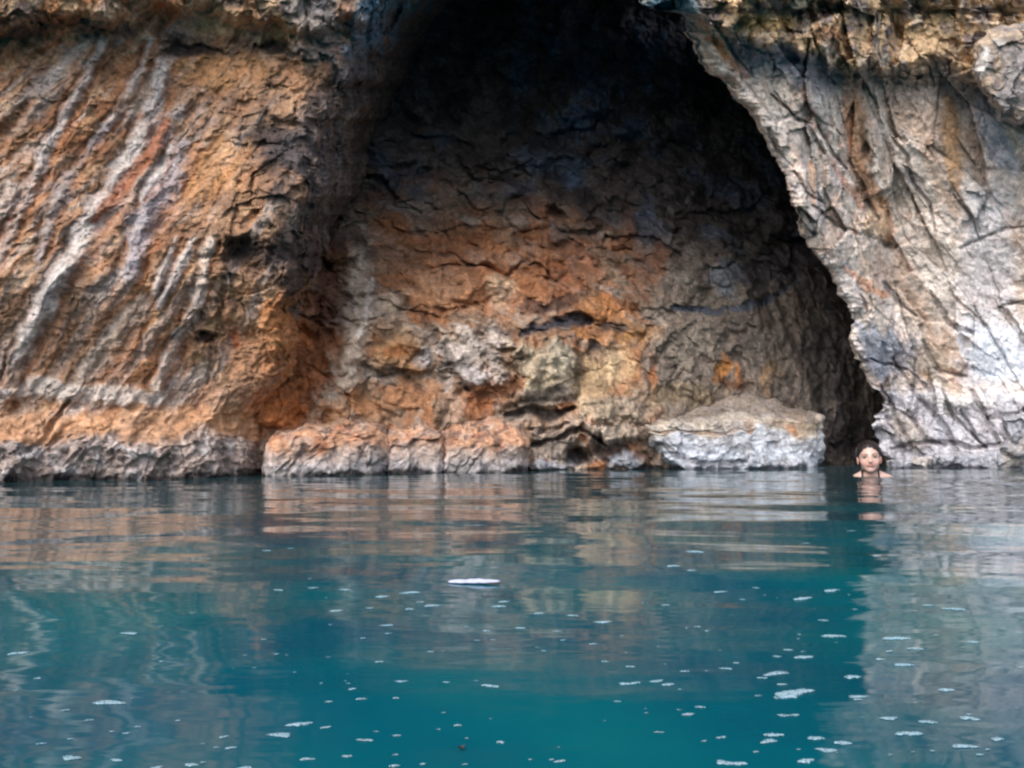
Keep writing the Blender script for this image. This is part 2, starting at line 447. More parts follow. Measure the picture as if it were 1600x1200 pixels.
    fd.blob(740, 590, 30, 18, (206, 196, 192), 0.6); fd.blob(700, 520, 30, 16, (176, 150, 126), 0.5)
    fd.blob(852, 575, 52, 56, (184, 166, 138), 0.85, h=0.10, soft=.4, rag=.5)
    fd.blob(850, 620, 55, 12, (186, 170, 154), 0.7); fd.blob(880, 560, 20, 30, (196, 184, 160), .5)
    fd.blob(742, 634, 24, 18, (170, 98, 50), 0.75, soft=.8); fd.blob(705, 640, 18, 30, (196, 160, 134), 0.7)
    fd.blob(640, 620, 50, 26, (184, 122, 72), 0.65); fd.blob(560, 640, 60, 22, (190, 132, 82), 0.6)
    fd.blob(690, 600, 8, 26, (200, 180, 168), 0.8, ang=20)
    K = (52, 40, 38)
    for pts, w in (([(640, 468), (622, 505), (598, 530), (566, 545)], 4), ([(664, 498), (690, 540), (704, 572), (716, 592), (728, 612)], 5),
                   ([(572, 572), (596, 582), (618, 576), (642, 592), (660, 612)], 4), ([(716, 602), (738, 618), (772, 624)], 4),
                   ([(620, 455), (650, 480), (668, 500)], 4), ([(700, 492), (735, 496)], 3), ([(748, 512), (790, 520), (812, 512)], 4),
                   ([(795, 640), (820, 628), (860, 618), (898, 622)], 5), ([(820, 545), (806, 580), (800, 620)], 4),
                   ([(905, 530), (910, 580), (900, 620)], 4), ([(680, 390), (720, 400), (740, 420)], 3), ([(640, 440), (660, 456)], 4)):
        fd.line(pts, w * 1.5, K, 0.55, h=-0.035, rag=.8, sharp=.8)
    fd.line([(815, 520), (845, 508), (890, 498), (925, 500)], 9, (50, 54, 66), 0.9, h=-0.08)
    fd.blob(930, 545, 12, 16, (52, 48, 52), .85, h=-.05); fd.blob(960, 510, 24, 9, (52, 50, 56), .8, h=-.04)
    fd.blob(870, 470, 60, 8, (64, 46, 44), .7, ang=-12, h=-.04)
    # grey right of the chamber
    fd.line([(1052, 482), (1120, 488), (1200, 470), (1240, 440)], 6, (66, 82, 106), 0.75, h=-.04)
    fd.blob(1130, 435, 38, 26, (132, 142, 154), 0.75, ang=-50); fd.blob(1145, 415, 18, 18, (112, 132, 152), .6)
    fd.blob(1080, 540, 60, 42, (138, 126, 112), 0.7, h=.08); fd.blob(1180, 520, 60, 40, (112, 102, 94), .6)
    fd.blob(1200, 420, 80, 34, (78, 76, 82), .7)
    fd.line([(1010, 610), (1025, 570), (1050, 530), (1090, 505)], 6, (84, 76, 72), .7, h=-.04)
    fd.blob(1126, 575, 11, 28, (186, 120, 44), 0.85, ang=8, h=-.02); fd.blob(1148, 582, 8, 26, (176, 104, 36), 0.8, ang=-12)
    fd.blob(1020, 590, 12, 34, (176, 106, 52), 0.7, ang=15); fd.blob(1205, 585, 12, 26, (160, 120, 70), .5)
    fd.blob(1060, 620, 70, 20, (146, 124, 92), 0.6); fd.blob(1140, 596, 30, 8, (96, 60, 30), .8, h=-.03)
    fd.blob(1295, 560, 60, 90, (78, 74, 74), .75); fd.blob(1320, 680, 60, 60, (52, 48, 52), .85)
    # beds by the water between ledge and slab
    fd.blob(925, 670, 80, 22, (168, 152, 136), .8, h=.10); fd.blob(960, 640, 50, 18, (180, 162, 140), .7, h=.06)
    fd.line([(792, 652), (830, 640), (860, 650), (895, 640)], 7, (70, 62, 60), .85, h=-.10)
    fd.line([(826, 694), (880, 680), (905, 672), (950, 690)], 5, (66, 50, 46), .85, h=-.08)
    fd.line([(832, 668), (890, 664)], 4, (90, 74, 68), .7, h=-.05)
    fd.blob(900, 716, 34, 14, (40, 34, 36), .95, h=-.18); fd.blob(960, 700, 34, 18, (66, 56, 56), .8, h=-.12, ang=40)
    fd.blob(985, 718, 24, 16, (150, 156, 168), .85, h=.06); fd.blob(865, 724, 34, 12, (168, 170, 180), .85, h=.08)
    fd.mix(1 - sstep(0.0, 0.035, tide(fd, 0)), (50, 46, 48))
    fd.c *= (0.80 + 0.4 * r2)[:, None] * (0.85 + 0.3 * r3)[:, None] * (0.9 + 0.2 * r4)[:, None]

def right_recipe(fd):
    P = fd.P; n = fd.n
    d = A([[0.85, 0, 0.53], [0, 1, 0], [0.53, 0, -0.85]], np.float32)   # cracks run from upper left to lower right
    Q = P @ d.T
    c1, e1, r1 = cells(Q * A([2.6, 2.6, 0.85], np.float32), 3.0, 1.1)
    c2, e2, r2 = cells(Q * A([5.5, 4.0, 2.0], np.float32), 6.0, 1.3)
    c3, e3, r3 = cells(Q * A([15., 13., 7.], np.float32), 9.0)
    c4, e4, r4 = cells(P * 28.0, 2.0)
    lip = lerp(fd.wx, [(900, 10), (1085, 28), (1120, 45), (1180, 60), (1230, 60), (1270, 92), (1330, 106), (1360, 92), (1420, 106), (1470, 80), (1520, 112), (1700, 110)])
    top = 1 - sstep(-6, 38, fd.wy - lip + 10 * n)
    fd.h += 0.11 * c1 + 0.055 * c2 + 0.02 * c3 + 0.005 * c4 + 0.06 * fbm(P * 0.9, 2, off=5) + 0.005 * fbm(P * 15, 4, gain=0.6)
    fd.c[:] = lin((210, 194, 182))
    fd.mix(sstep(0.0, 0.5, fbm(Q * A([3.2, 3, 1.2], np.float32), 4, off=15)) * 0.5, lin((184, 176, 178)))
    fd.mix(sstep(0.1, 0.5, fbm(Q * A([4., 3, 1.3], np.float32), 4, off=25)) * 0.5, lin((198, 162, 136)))
    fd.mix(sstep(0.25, 0.6, fbm(Q * A([5., 4, 1.6], np.float32), 4, off=35)) * 0.6, lin((168, 150, 136)))
    fd.c *= (0.84 + 0.32 * r2)[:, None] * (0.88 + 0.24 * r3)[:, None]
    # stains, and skylight brightening put into the colour
    for pts, w, col, k in (([(1330, 120), (1338, 200), (1352, 290), (1385, 340), (1390, 372)], 17, (172, 124, 82), .85),
                           ([(1345, 190), (1360, 250)], 10, (120, 92, 70), .8), ([(1482, 150), (1487, 235), (1495, 290)], 12, (190, 146, 100), .8),
                           ([(1250, 130), (1262, 170), (1275, 200)], 7, (206, 142, 104), .75), ([(1318, 150), (1328, 230)], 5, (204, 144, 104), .8),
                           ([(1268, 255), (1272, 320)], 6, (206, 160, 122), .7), ([(1300, 250), (1330, 300), (1350, 330)], 5, (196, 120, 84), .5),
                           ([(1108, 62), (1135, 88), (1168, 116)], 11, (196, 126, 74), .85), ([(1320, 420), (1360, 450), (1385, 460)], 7, (200, 130, 84), .6),
                           ([(1530, 160), (1560, 220), (1580, 260)], 22, (172, 176, 196), .6), ([(1420, 560), (1450, 590)], 8, (190, 150, 110), .6)):
        fd.line(pts, w, col, k)
    fd.blob(1375, 350, 26, 26, (206, 172, 140), .8, h=.10, ang=50); fd.blob(1388, 375, 16, 8, (84, 66, 60), .85, h=-.06)
    fd.blob(1350, 235, 10, 16, (70, 52, 44), .8, h=-.05); fd.blob(1340, 290, 16, 30, (130, 98, 76), .6)
    fd.blob(1540, 420, 55, 140, (214, 210, 214), .75); fd.blob(1560, 560, 60, 50, (214, 222, 236), .85); fd.blob(1480, 420, 30, 60, (206, 196, 186), .6)  # blue-white skylight glare painted onto the right edge
    fd.blob(1250, 190, 60, 50, (192, 184, 178), .5); fd.blob(1395, 560, 50, 60, (128, 128, 138), .85, ang=50)
    fd.blob(1360, 545, 26, 50, (146, 152, 168), .8, ang=-30); fd.blob(1455, 555, 34, 30, (182, 166, 148), .7)
    fd.line([(1322, 480), (1345, 520), (1400, 545), (1395, 520)], 8, (176, 180, 192), .7, h=.02)
    # beds at the foot
    low = sstep(602, 622, fd.wy + 6 * n)
    fd.mix(low * 0.7, (172, 176, 190)); fd.h += 0.06 * low
    fd.blob(1490, 630, 60, 18, (196, 192, 190), .7, h=.03); fd.blob(1420, 670, 50, 20, (170, 158, 146), .7, ang=35, h=.05)
    fd.blob(1560, 655, 50, 14, (178, 172, 176), .7)
    K = (58, 50, 56)
    for pts, w in (([(1130, 60), (1150, 90), (1178, 118)], 3), ([(1205, 145), (1235, 175), (1262, 200), (1290, 240)], 3), ([(1210, 140), (1240, 185), (1265, 195)], 2.5),
                   ([(1280, 200), (1300, 240), (1322, 262)], 3), ([(1325, 250), (1345, 285), (1358, 320), (1375, 345)], 3.5), ([(1395, 215), (1420, 245), (1425, 280), (1450, 320), (1462, 360)], 2.8),
                   ([(1200, 205), (1215, 235), (1225, 250)], 5), ([(1240, 270), (1262, 300), (1290, 320)], 3), ([(1270, 320), (1305, 350), (1345, 365)], 3),
                   ([(1380, 440), (1405, 470), (1430, 492)], 4), ([(1455, 455), (1480, 500), (1520, 520)], 4.5), ([(1440, 530), (1465, 580), (1510, 585)], 4.5),
                   ([(1395, 560), (1420, 600), (1450, 640), (1475, 665), (1500, 715)], 4), ([(1375, 600), (1400, 650), (1425, 700)], 4), ([(1420, 640), (1450, 690), (1480, 700)], 4),
                   ([(1360, 560), (1420, 580), (1450, 612)], 3), ([(1520, 610), (1540, 660), (1560, 690)], 4), ([(1600, 640), (1570, 652), (1545, 656)], 6), ([(1700, 640), (1600, 640)], 6),
                   ([(1490, 300), (1520, 340), (1530, 370)], 3), ([(1500, 385), (1540, 370), (1600, 350)], 3), ([(1560, 480), (1600, 470)], 3), ([(1500, 640), (1530, 690)], 4),
                   ([(1395, 700), (1450, 690), (1520, 700), (1600, 690)], 3.5), ([(1470, 610), (1490, 650), (1540, 700)], 3)):
        fd.line(pts, w, K, 0.55, h=-0.03, rag=0.6)
    fd.h -= 0.012 * (1 - sstep(0.0, 0.05, e1)); fd.mix((1 - sstep(0.0, 0.03, e1)) * 0.3, K)
    # knobbly overhanging crust
    fd.h += top * (0.22 + 0.16 * cells(P * 2.3, 5.0)[0] + 0.05 * cells(P * 7.0, 5.0)[0] + 0.03 * ridged(P * 5, 3, off=3))
    fd.mix(top * .9, (188, 154, 112))
    fd.mix(top * sstep(0.0, 0.35, fbm(P * 6.5, 4, off=66, gain=.65)) * .85, (104, 96, 100))
    fd.mix(top * sstep(0.2, 0.5, fbm(P * 5.5, 4, off=76)) * .6, (206, 188, 168))
    fd.blob(1245, 25, 40, 26, (84, 74, 70), .85, h=-.1); fd.blob(1300, 10, 20, 20, (70, 58, 52), .8, h=-.08)
    fd.blob(1040, 8, 64, 30, (86, 124, 140), .9); fd.blob(1080, 35, 20, 40, (128, 142, 150), .8); fd.blob(1195, 35, 50, 14, (184, 146, 84), .7)
    fd.blob(1260, 8, 26, 8, (200, 180, 150), .8, ang=-30); fd.blob(1295, 58, 26, 18, (150, 98, 66), .6)
    under = sstep(-5, 20, fd.wy - lip) * (1 - sstep(40, 72, fd.wy - lip + 14 * n)) * sstep(1120, 1160, fd.wx)  # mask for the shade beneath the lip, painted in grey and blue
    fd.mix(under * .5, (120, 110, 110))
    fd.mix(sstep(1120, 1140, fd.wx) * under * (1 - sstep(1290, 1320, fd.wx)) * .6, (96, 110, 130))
    fd.mix(1 - sstep(0.0, 0.03, tide(fd, 0)), (66, 66, 76))

def slab_recipe(fd):
    P = fd.P; n = fd.n
    c2, e2, r2 = cells(P * 5.0 * A([1, 1, 1.6], np.float32), 16.0, .9); c3, e3, r3 = cells(P * 14.0, 19.0)
    fd.h += 0.030 * c2 + 0.012 * c3 + 0.03 * fbm(P * 2.5, 3) + 0.007 * fbm(P * 16, 4, gain=.6)
    fd.c[:] = lin((200, 202, 210))
    fd.mix(1 - sstep(648, 668, fd.wy + 8 * n), (146, 130, 116))
    b = sstep(650, 658, fd.wy + 6 * n) * (1 - sstep(672, 684, fd.wy + 6 * n))
    fd.mix(b * .7, (206, 184, 156)); fd.line([(1010, 672), (1100, 676), (1180, 674)], 2.5, (160, 124, 92), .7, h=-.015)
    fd.blob(1245, 662, 40, 14, (184, 152, 118), .7); fd.blob(1170, 670, 12, 12, (200, 150, 110), .7); fd.blob(1235, 668, 8, 8, (200, 130, 80), .7)
    fd.mix(sstep(695, 712, fd.wy + 6 * n) * .6, (206, 216, 232))
    fd.mix(sstep(0.15, .5, fbm(P * 7, 3, off=5)) * .45, (150, 140, 140))
    fd.line([(1020, 690), (1060, 712), (1110, 726), (1170, 722)], 5, (92, 86, 90), .6, h=-.02)
    fd.mix(1 - sstep(0.0, 0.035, tide(fd, 0)), (70, 72, 80))
    fd.c *= (0.88 + .24 * r2)[:, None]

def ledge_recipe(fd):
    P = fd.P; n = fd.n
    d = A([[0.80, 0, -0.60], [0, 1, 0], [0.60, 0, 0.80]], np.float32)
    Q = P @ d.T
    c2, e2, r2 = cells(P * 4.2, 26.0); c3, e3, r3 = cells(Q * A([22., 14., 9.], np.float32), 29.0); c4, e4, r4 = cells(P * 12, 3.0)
    fd.h += 0.03 * c2 + 0.008 * c3 + 0.010 * c4 + 0.03 * fbm(P * 2.5, 3) + 0.008 * fbm(P * 16, 4, gain=.6)
    fd.c[:] = lin((196, 144, 108))
    fd.mix((1 - sstep(662, 674, fd.wy + 8 * n)) * .5, (176, 146, 120))
    fd.mix(sstep(0.1, .5, fbm(P * 6, 3, off=5)) * .5, (184, 164, 152))
    fd.mix(sstep(0.15, .5, fbm(P * 7, 3, off=15)) * .5, (166, 92, 52))
    fd.mix(sstep(686, 712, fd.wy + 12 * n) * .8, (188, 172, 164))
    fd.mix(sstep(712, 728, fd.wy + 6 * n) * .6, (168, 168, 174))
    fd.mix(sstep(0.15, .45, fbm(Q * A([14., 8., 5.], np.float32), 3, off=35)) * .6, (92, 80, 78)); fd.h -= .014 * sstep(0.15, .45, fbm(Q * A([14., 8., 5.], np.float32), 3, off=35))
    fd.mix(1 - sstep(0.005, 0.045, tide(fd, 0)), (54, 50, 52))
    fd.c *= (0.85 + .3 * r3)[:, None]

def pale_recipe(fd):
    P = fd.P
    c2, e2, r2 = cells(P * 5.0, 36.0); c3, e3, r3 = cells(P * 13.0, 39.0)
    fd.h += 0.04 * c2 + 0.015 * c3 + 0.03 * fbm(P * 3, 3) + 0.007 * fbm(P * 16, 4, gain=.6)
    fd.c[:] = lin((172, 172, 182))
    fd.mix(sstep(0.0, .4, fbm(P * 4, 3, off=5)) * .6, (190, 174, 156)); fd.mix(sstep(0.2, .5, fbm(P * 7, 3, off=15)) * .5, (110, 106, 114))
    fd.mix(1 - sstep(0.0, 0.03, tide(fd, 0)), (70, 70, 80))

def crust_recipe(fd):
    P = fd.P
    c2, e2, r2 = cells(P * 4.0, 46.0); c3, e3, r3 = cells(P * 12.0, 49.0)
    fd.h += 0.05 * c2 + 0.02 * c3 + 0.04 * fbm(P * 2.5, 3) + 0.01 * fbm(P * 14, 4, gain=.6)
    fd.c[:] = lin((150, 142, 140))
    fd.mix(sstep(-0.1, .3, fbm(P * 3, 3, off=5)) * .6, (192, 160, 122)); fd.mix(sstep(0.15, .5, fbm(P * 6, 3, off=15)) * .6, (96, 92, 98))
    fd.line([(1538, 80), (1530, 120)], 9, (220, 214, 210), .8); fd.blob(1558, 60, 14, 14, (196, 188, 180), .6)

# ------------------------------------------------------------------ sheets
def nonuni(a, b, step, lo, hi, cstep):
    """rows a..b: fine step between lo and hi, coarse outside"""
    xs = list(np.arange(a, lo, cstep)) + list(np.arange(lo, hi, step)) + list(np.arange(hi, b + 1e-3, cstep))
    return np.array(xs, np.float32)

ROUGH = {'cliff_left': .62, 'cave_wall': .8, 'cliff_right': .40, 'rock_slab': .3, 'rock_ledge': .4, 'boulder': .4, 'rock_shelf': .4}
SAT = {'cliff_left': .90, 'cave_wall': .88, 'rock_ledge': .85, 'cliff_right': .9}
GAIN = {'cliff_right': 1.25, 'cliff_left': 1.14, 'rock_slab': .88, 'cave_wall': .95}
def emit(name, PX, PY, Y, recipe):
    sh = PX.shape
    px, py, y = (a.ravel().astype(np.float32) for a in (PX, PY, Y))
    P0 = chart(px, py, y)
    fd = Field(px, py, P0)
    recipe(fd)
    fine = ridged(P0.astype(np.float32) * 8.0, 5, off=63)
    grit = fbm(P0.astype(np.float32) * 32.0, 3, gain=.7, off=14)
    fk = ROUGH.get(name, .6)
    fd.h += fk * (0.017 * (fine - .3) + .004 * grit)
    fd.c *= (1 + fk * .28 * np.clip(fbm(P0.astype(np.float32) * 17.0, 4, gain=.75, off=24), -1, 1) + fk * .14 * grit)[:, None]
    # sideways jostle so that the relief undercuts
    jk = 2.0 if name == 'cliff_right' else 5.0
    jx = jk * fbm(P0 * 6.0, 3, off=71); jy = jk * fbm(P0 * 6.0, 3, off=81)
    V = chart(px + jx, py + jy, np.maximum(y - fd.h, 0.6))
    g = fd.c @ A([0.3, 0.55, 0.15], np.float32)
    fd.c = g[:, None] + (fd.c - g[:, None]) * SAT.get(name, .8)
    fd.c *= GAIN.get(name, 1.0)
    return mesh_from(name, V, grid_faces(*sh), ROCK, fd.c)

EDGE_L = [(-1500, 1500), (-500, 1400), (-420, 1150), (-300, 930), (-120, 765), (0, 702), (60, 668), (120, 634), (180, 606), (235, 572), (290, 568), (330, 532),
          (400, 505), (450, 482), (480, 450), (530, 470), (580, 456), (620, 426), (650, 404), (700, 410), (760, 414), (1000, 414)]
EDGE_R = [(-1500, 100), (-500, 300), (-420, 600), (-270, 880), (-60, 975), (-5, 1000), (12, 1012), (22, 1060), (50, 1076), (95, 1086), (130, 1130), (170, 1165),
          (240, 1208), (310, 1238), (370, 1252), (430, 1298), (490, 1328), (560, 1331), (600, 1366), (638, 1384), (650, 1364), (690, 1368), (722, 1388), (1000, 1395)]

def jag(r, seed, amp):
    p = np.stack([r / 34.0, 0 * r + seed, 0 * r], -1)
    return amp * (fbm(p, 4, gain=.6) + .4 * (cells(p * 1.3, seed)[0]))

def cave_distance(px, py):
    b = lerp(px, [(150, 5.7), (415, 5.55), (600, 5.85), (830, 6.25), (1000, 6.65), (1180, 7.3), (1290, 7.9), (1380, 8.5), (1750, 9.2)])
    s = lerp(py, [(-350, 2.6), (0, 3.0), (200, 2.45), (330, 1.7), (430, 0.95), (520, 0.45), (600, 0.22), (660, 0.08), (720, 0.0)])
    Y = b + s
    t = sstep(-350, -1000, py)
    return Y * (1 - t) + 5.9 * t

def build_left():
    rows = nonuni(-1500, 960, 1.6, -20, 770, 14)
    e = lerp(rows, EDGE_L) + jag(rows, 3.0, 7)
    near = np.arange(0, 720, 1.7); far = np.arange(720, 2900, 16)
    ret = np.arange(1, 90) / 89.0
    dist = np.concatenate([far[::-1], near[::-1]])            # pixels left of the edge
    PXf = e[:, None] - dist[None, :]
    PYf = np.repeat(rows[:, None], PXf.shape[1], 1)
    def yl(px, py):
        b = lerp(px, [(-2500, 3.2), (-900, 3.6), (0, 4.55), (200, 4.85), (410, 5.3), (600, 5.7), (760, 5.9), (1500, 6.3)])
        s = lerp(py, [(-1500, -0.3), (-200, 0.2), (60, 0.45), (250, 0.32), (430, 0.05), (560, 0.16), (640, 0.16), (700, 0.0), (960, 0.0)])
        n = lerp(px, [(0, 1.0), (330, 1.0), (470, 0.55), (600, 0.4), (900, 0.3)])
        nose = -0.30 * np.exp(-((px - 430) / 90.0) ** 2 - ((py - 320) / 120.0) ** 2)
        return b + s * n + nose
    Yf = yl(PXf, PYf)
    R = lerp(rows, [(0, 150), (200, 120), (330, 90), (420, 50), (520, 40), (600, 44), (660, 110)])[:, None]
    meet = cave_distance(e, rows) - yl(e, rows) + 0.12
    roll = (np.maximum(meet, .15) * lerp(rows, [(-400, 1.0), (200, 1.0), (330, .8), (400, .4), (470, .35), (600, .35), (660, 1.0)]))[:, None]
    k = np.clip(1 - dist[None, :] / R, 0, 1)
    Yf = Yf + roll * k ** 2.3
    PXr = e[:, None] - 60 * ret[None, :] ** 1.4
    Yr = yl(e, rows)[:, None] + roll + 4.2 * ret[None, :] ** 1.5
    PX = np.concatenate([PXf, PXr], 1); Y = np.concatenate([Yf, Yr], 1)
    PY = np.repeat(rows[:, None], PX.shape[1], 1)
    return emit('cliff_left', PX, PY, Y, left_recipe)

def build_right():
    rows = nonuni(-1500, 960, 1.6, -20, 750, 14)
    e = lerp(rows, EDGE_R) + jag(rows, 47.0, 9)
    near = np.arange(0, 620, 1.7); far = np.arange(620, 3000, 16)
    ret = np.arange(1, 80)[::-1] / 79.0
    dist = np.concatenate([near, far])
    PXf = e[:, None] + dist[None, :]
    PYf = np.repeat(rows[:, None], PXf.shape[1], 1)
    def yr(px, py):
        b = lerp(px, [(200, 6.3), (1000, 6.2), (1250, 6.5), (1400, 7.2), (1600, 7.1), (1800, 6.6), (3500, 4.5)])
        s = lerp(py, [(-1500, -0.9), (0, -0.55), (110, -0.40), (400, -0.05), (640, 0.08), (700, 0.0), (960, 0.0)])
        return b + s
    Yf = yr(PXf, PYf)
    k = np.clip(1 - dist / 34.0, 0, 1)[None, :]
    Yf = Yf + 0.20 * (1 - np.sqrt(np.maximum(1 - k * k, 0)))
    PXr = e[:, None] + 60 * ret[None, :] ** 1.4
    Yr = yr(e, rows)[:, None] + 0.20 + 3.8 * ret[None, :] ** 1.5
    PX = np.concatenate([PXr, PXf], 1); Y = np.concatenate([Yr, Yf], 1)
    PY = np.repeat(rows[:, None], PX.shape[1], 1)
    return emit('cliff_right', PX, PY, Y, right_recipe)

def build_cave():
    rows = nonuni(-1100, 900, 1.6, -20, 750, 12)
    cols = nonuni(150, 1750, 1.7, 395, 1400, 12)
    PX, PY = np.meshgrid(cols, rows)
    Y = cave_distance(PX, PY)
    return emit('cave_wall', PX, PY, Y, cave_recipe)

def block(name, outline, Y, thick, recipe, label, cat, group=None, rnd=0.5, n=None):
    """free-standing rock: polar grid over the front face, rolled over the rim and closed behind"""
    ox = np.array([p[0] for p in outline], float); oy = np.array([p[1] for p in outline], float)
    cx, cy = ox.mean(), oy.mean()
    size = max(ox.max() - ox.min(), oy.max() - oy.min())
    nth = n or int(max(80, size * 1.6)); 
    L = np.concatenate([[0], np.cumsum(np.hypot(np.diff(np.append(ox, ox[0])), np.diff(np.append(oy, oy[0]))))])
    t = np.linspace(0, L[-1], nth, endpoint=False)
    bx = np.interp(t, L, np.append(ox, ox[0])); by = np.interp(t, L, np.append(oy, oy[0]))
    _j = np.stack([t / 26.0, 0 * t + cx * .01, 0 * t], -1); _w = np.minimum(1, np.minimum(t, L[-1] - t) / 30)
    bx = bx + 5 * _w * fbm(_j, 3, gain=.6); by = by + 4 * _w * fbm(_j + 31, 3, gain=.6)
    nr = int(max(24, size * 0.28))
    rf = np.sin(np.linspace(0.02, 1, nr) * np.pi / 2) ; rb = np.linspace(1, 0.02, 24)[1:]
    r = np.concatenate([rf, 0.35 + 0.65 * rb])
    dz = np.concatenate([(1 - np.sqrt(np.maximum(1 - rf ** 12, 0))) * thick * rnd * .8, thick * rnd * .8 + (1 - rb) ** 0.7 * thick * (1 - rnd + .2)])
    PX = cx + (bx - cx)[None, :] * r[:, None]; PY = cy + (by - cy)[None, :] * r[:, None]
    Y0 = Y(PX, PY) if callable(Y) else np.full_like(PX, Y)
    YY = Y0 + dz[:, None]
    PX = np.concatenate([PX, PX[:, :1]], 1); PY = np.concatenate([PY, PY[:, :1]], 1); YY = np.concatenate([YY, YY[:, :1]], 1)
    o = emit(name, PX, PY, YY, recipe)
    bm = bmesh.new(); bm.from_mesh(o.data)
    bmesh.ops.remove_doubles(bm, verts=bm.verts, dist=0.0004)
    bmesh.ops.holes_fill(bm, edges=[e for e in bm.edges if e.is_boundary], sides=0)
    bm.to_mesh(o.data); bm.free()
    # origin at the rock's own base
    me = o.data; co = np.empty(len(me.vertices) * 3, np.float32); me.vertices.foreach_get('co', co); co = co.reshape(-1, 3)
    c = np.array([co[:, 0].mean(), co[:, 1].mean(), co[:, 2].min()], np.float32)
    me.vertices.foreach_set('co', (co - c).ravel()); me.update(); o.location = c.tolist()
    return tag(o, label, cat, group)

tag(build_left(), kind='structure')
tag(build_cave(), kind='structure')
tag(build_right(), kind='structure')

def flush(x, y, front):
    t = 1 - sstep(648, 696, y)
    return front * (1 - t) + (cave_distance(x, y) - .02) * t

block('rock_slab', [(998, 664), (1040, 646), (1090, 640), (1150, 612), (1205, 622), (1240, 640), (1284, 646), (1288, 700), (1284, 760), (1170, 762), (1080, 762), (1050, 730), (1012, 694)],
      lambda x, y: lerp(x, [(1000, 6.5), (1150, 6.75), (1290, 7.0)]) + lerp(y, [(600, .55), (645, .30), (660, .06), (720, 0)]), 0.9, slab_recipe,
      'long pale grey rock slab low in the water left of the swimmer', 'rock')
block('rock_ledge', [(412, 706), (424, 684), (452, 672), (480, 660), (512, 658), (534, 650), (570, 657), (592, 652), (609, 662), (611, 720), (608, 772), (500, 774), (414, 774), (411, 740)],
      lambda x, y: flush(x, y, lerp(x, [(415, 5.22), (610, 5.62)])), 0.7, ledge_recipe,
      'rounded peach and grey rock ledge at the waterline, nearest the left cliff', 'rock')
block('rock_ledge', [(603, 668), (628, 660), (652, 664), (672, 652), (696, 656), (698, 700), (696, 770), (650, 772), (604, 772), (602, 720)],
      lambda x, y: flush(x, y, lerp(x, [(600, 5.68), (700, 5.85)])), 0.7, ledge_recipe,
      'narrow fissured rock ledge with a dark undercut between two broader ledges', 'rock')
block('rock_ledge', [(690, 660), (716, 648), (742, 652), (768, 645), (796, 656), (816, 664), (826, 690), (826, 770), (760, 772), (692, 770), (689, 710)],
      lambda x, y: flush(x, y, lerp(x, [(690, 5.8), (830, 6.05)])), 0.7, ledge_recipe,
      'square peach topped rock ledge ending in a straight dark vertical crack', 'rock')
block('boulder', [(1524, 70), (1545, 48), (1590, 40), (1700, 20), (1720, 120), (1640, 180), (1588, 196), (1560, 185), (1540, 150), (1522, 112)],
      lambda x, y: 6.0 + 0 * x, 0.8, crust_recipe, 'smooth grey boulder wedged under the overhang in the upper right corner', 'boulder')
block('boulder', [(1566, 652), (1592, 648), (1640, 660), (1660, 690), (1640, 712), (1590, 712), (1562, 704), (1572, 680)],
      lambda x, y: 6.85 + 0 * x, 0.4, pale_recipe, 'pale grey boulder beside the waterline at the right edge', 'boulder')
block('rock_shelf', [(1384, 722), (1440, 712), (1520, 706), (1600, 706), (1680, 716), (1680, 755), (1500, 757), (1385, 755)],
      lambda x, y: 6.95 + 0 * x, 0.5, pale_recipe, 'low pale rock shelf awash along the foot of the right cliff', 'rock')

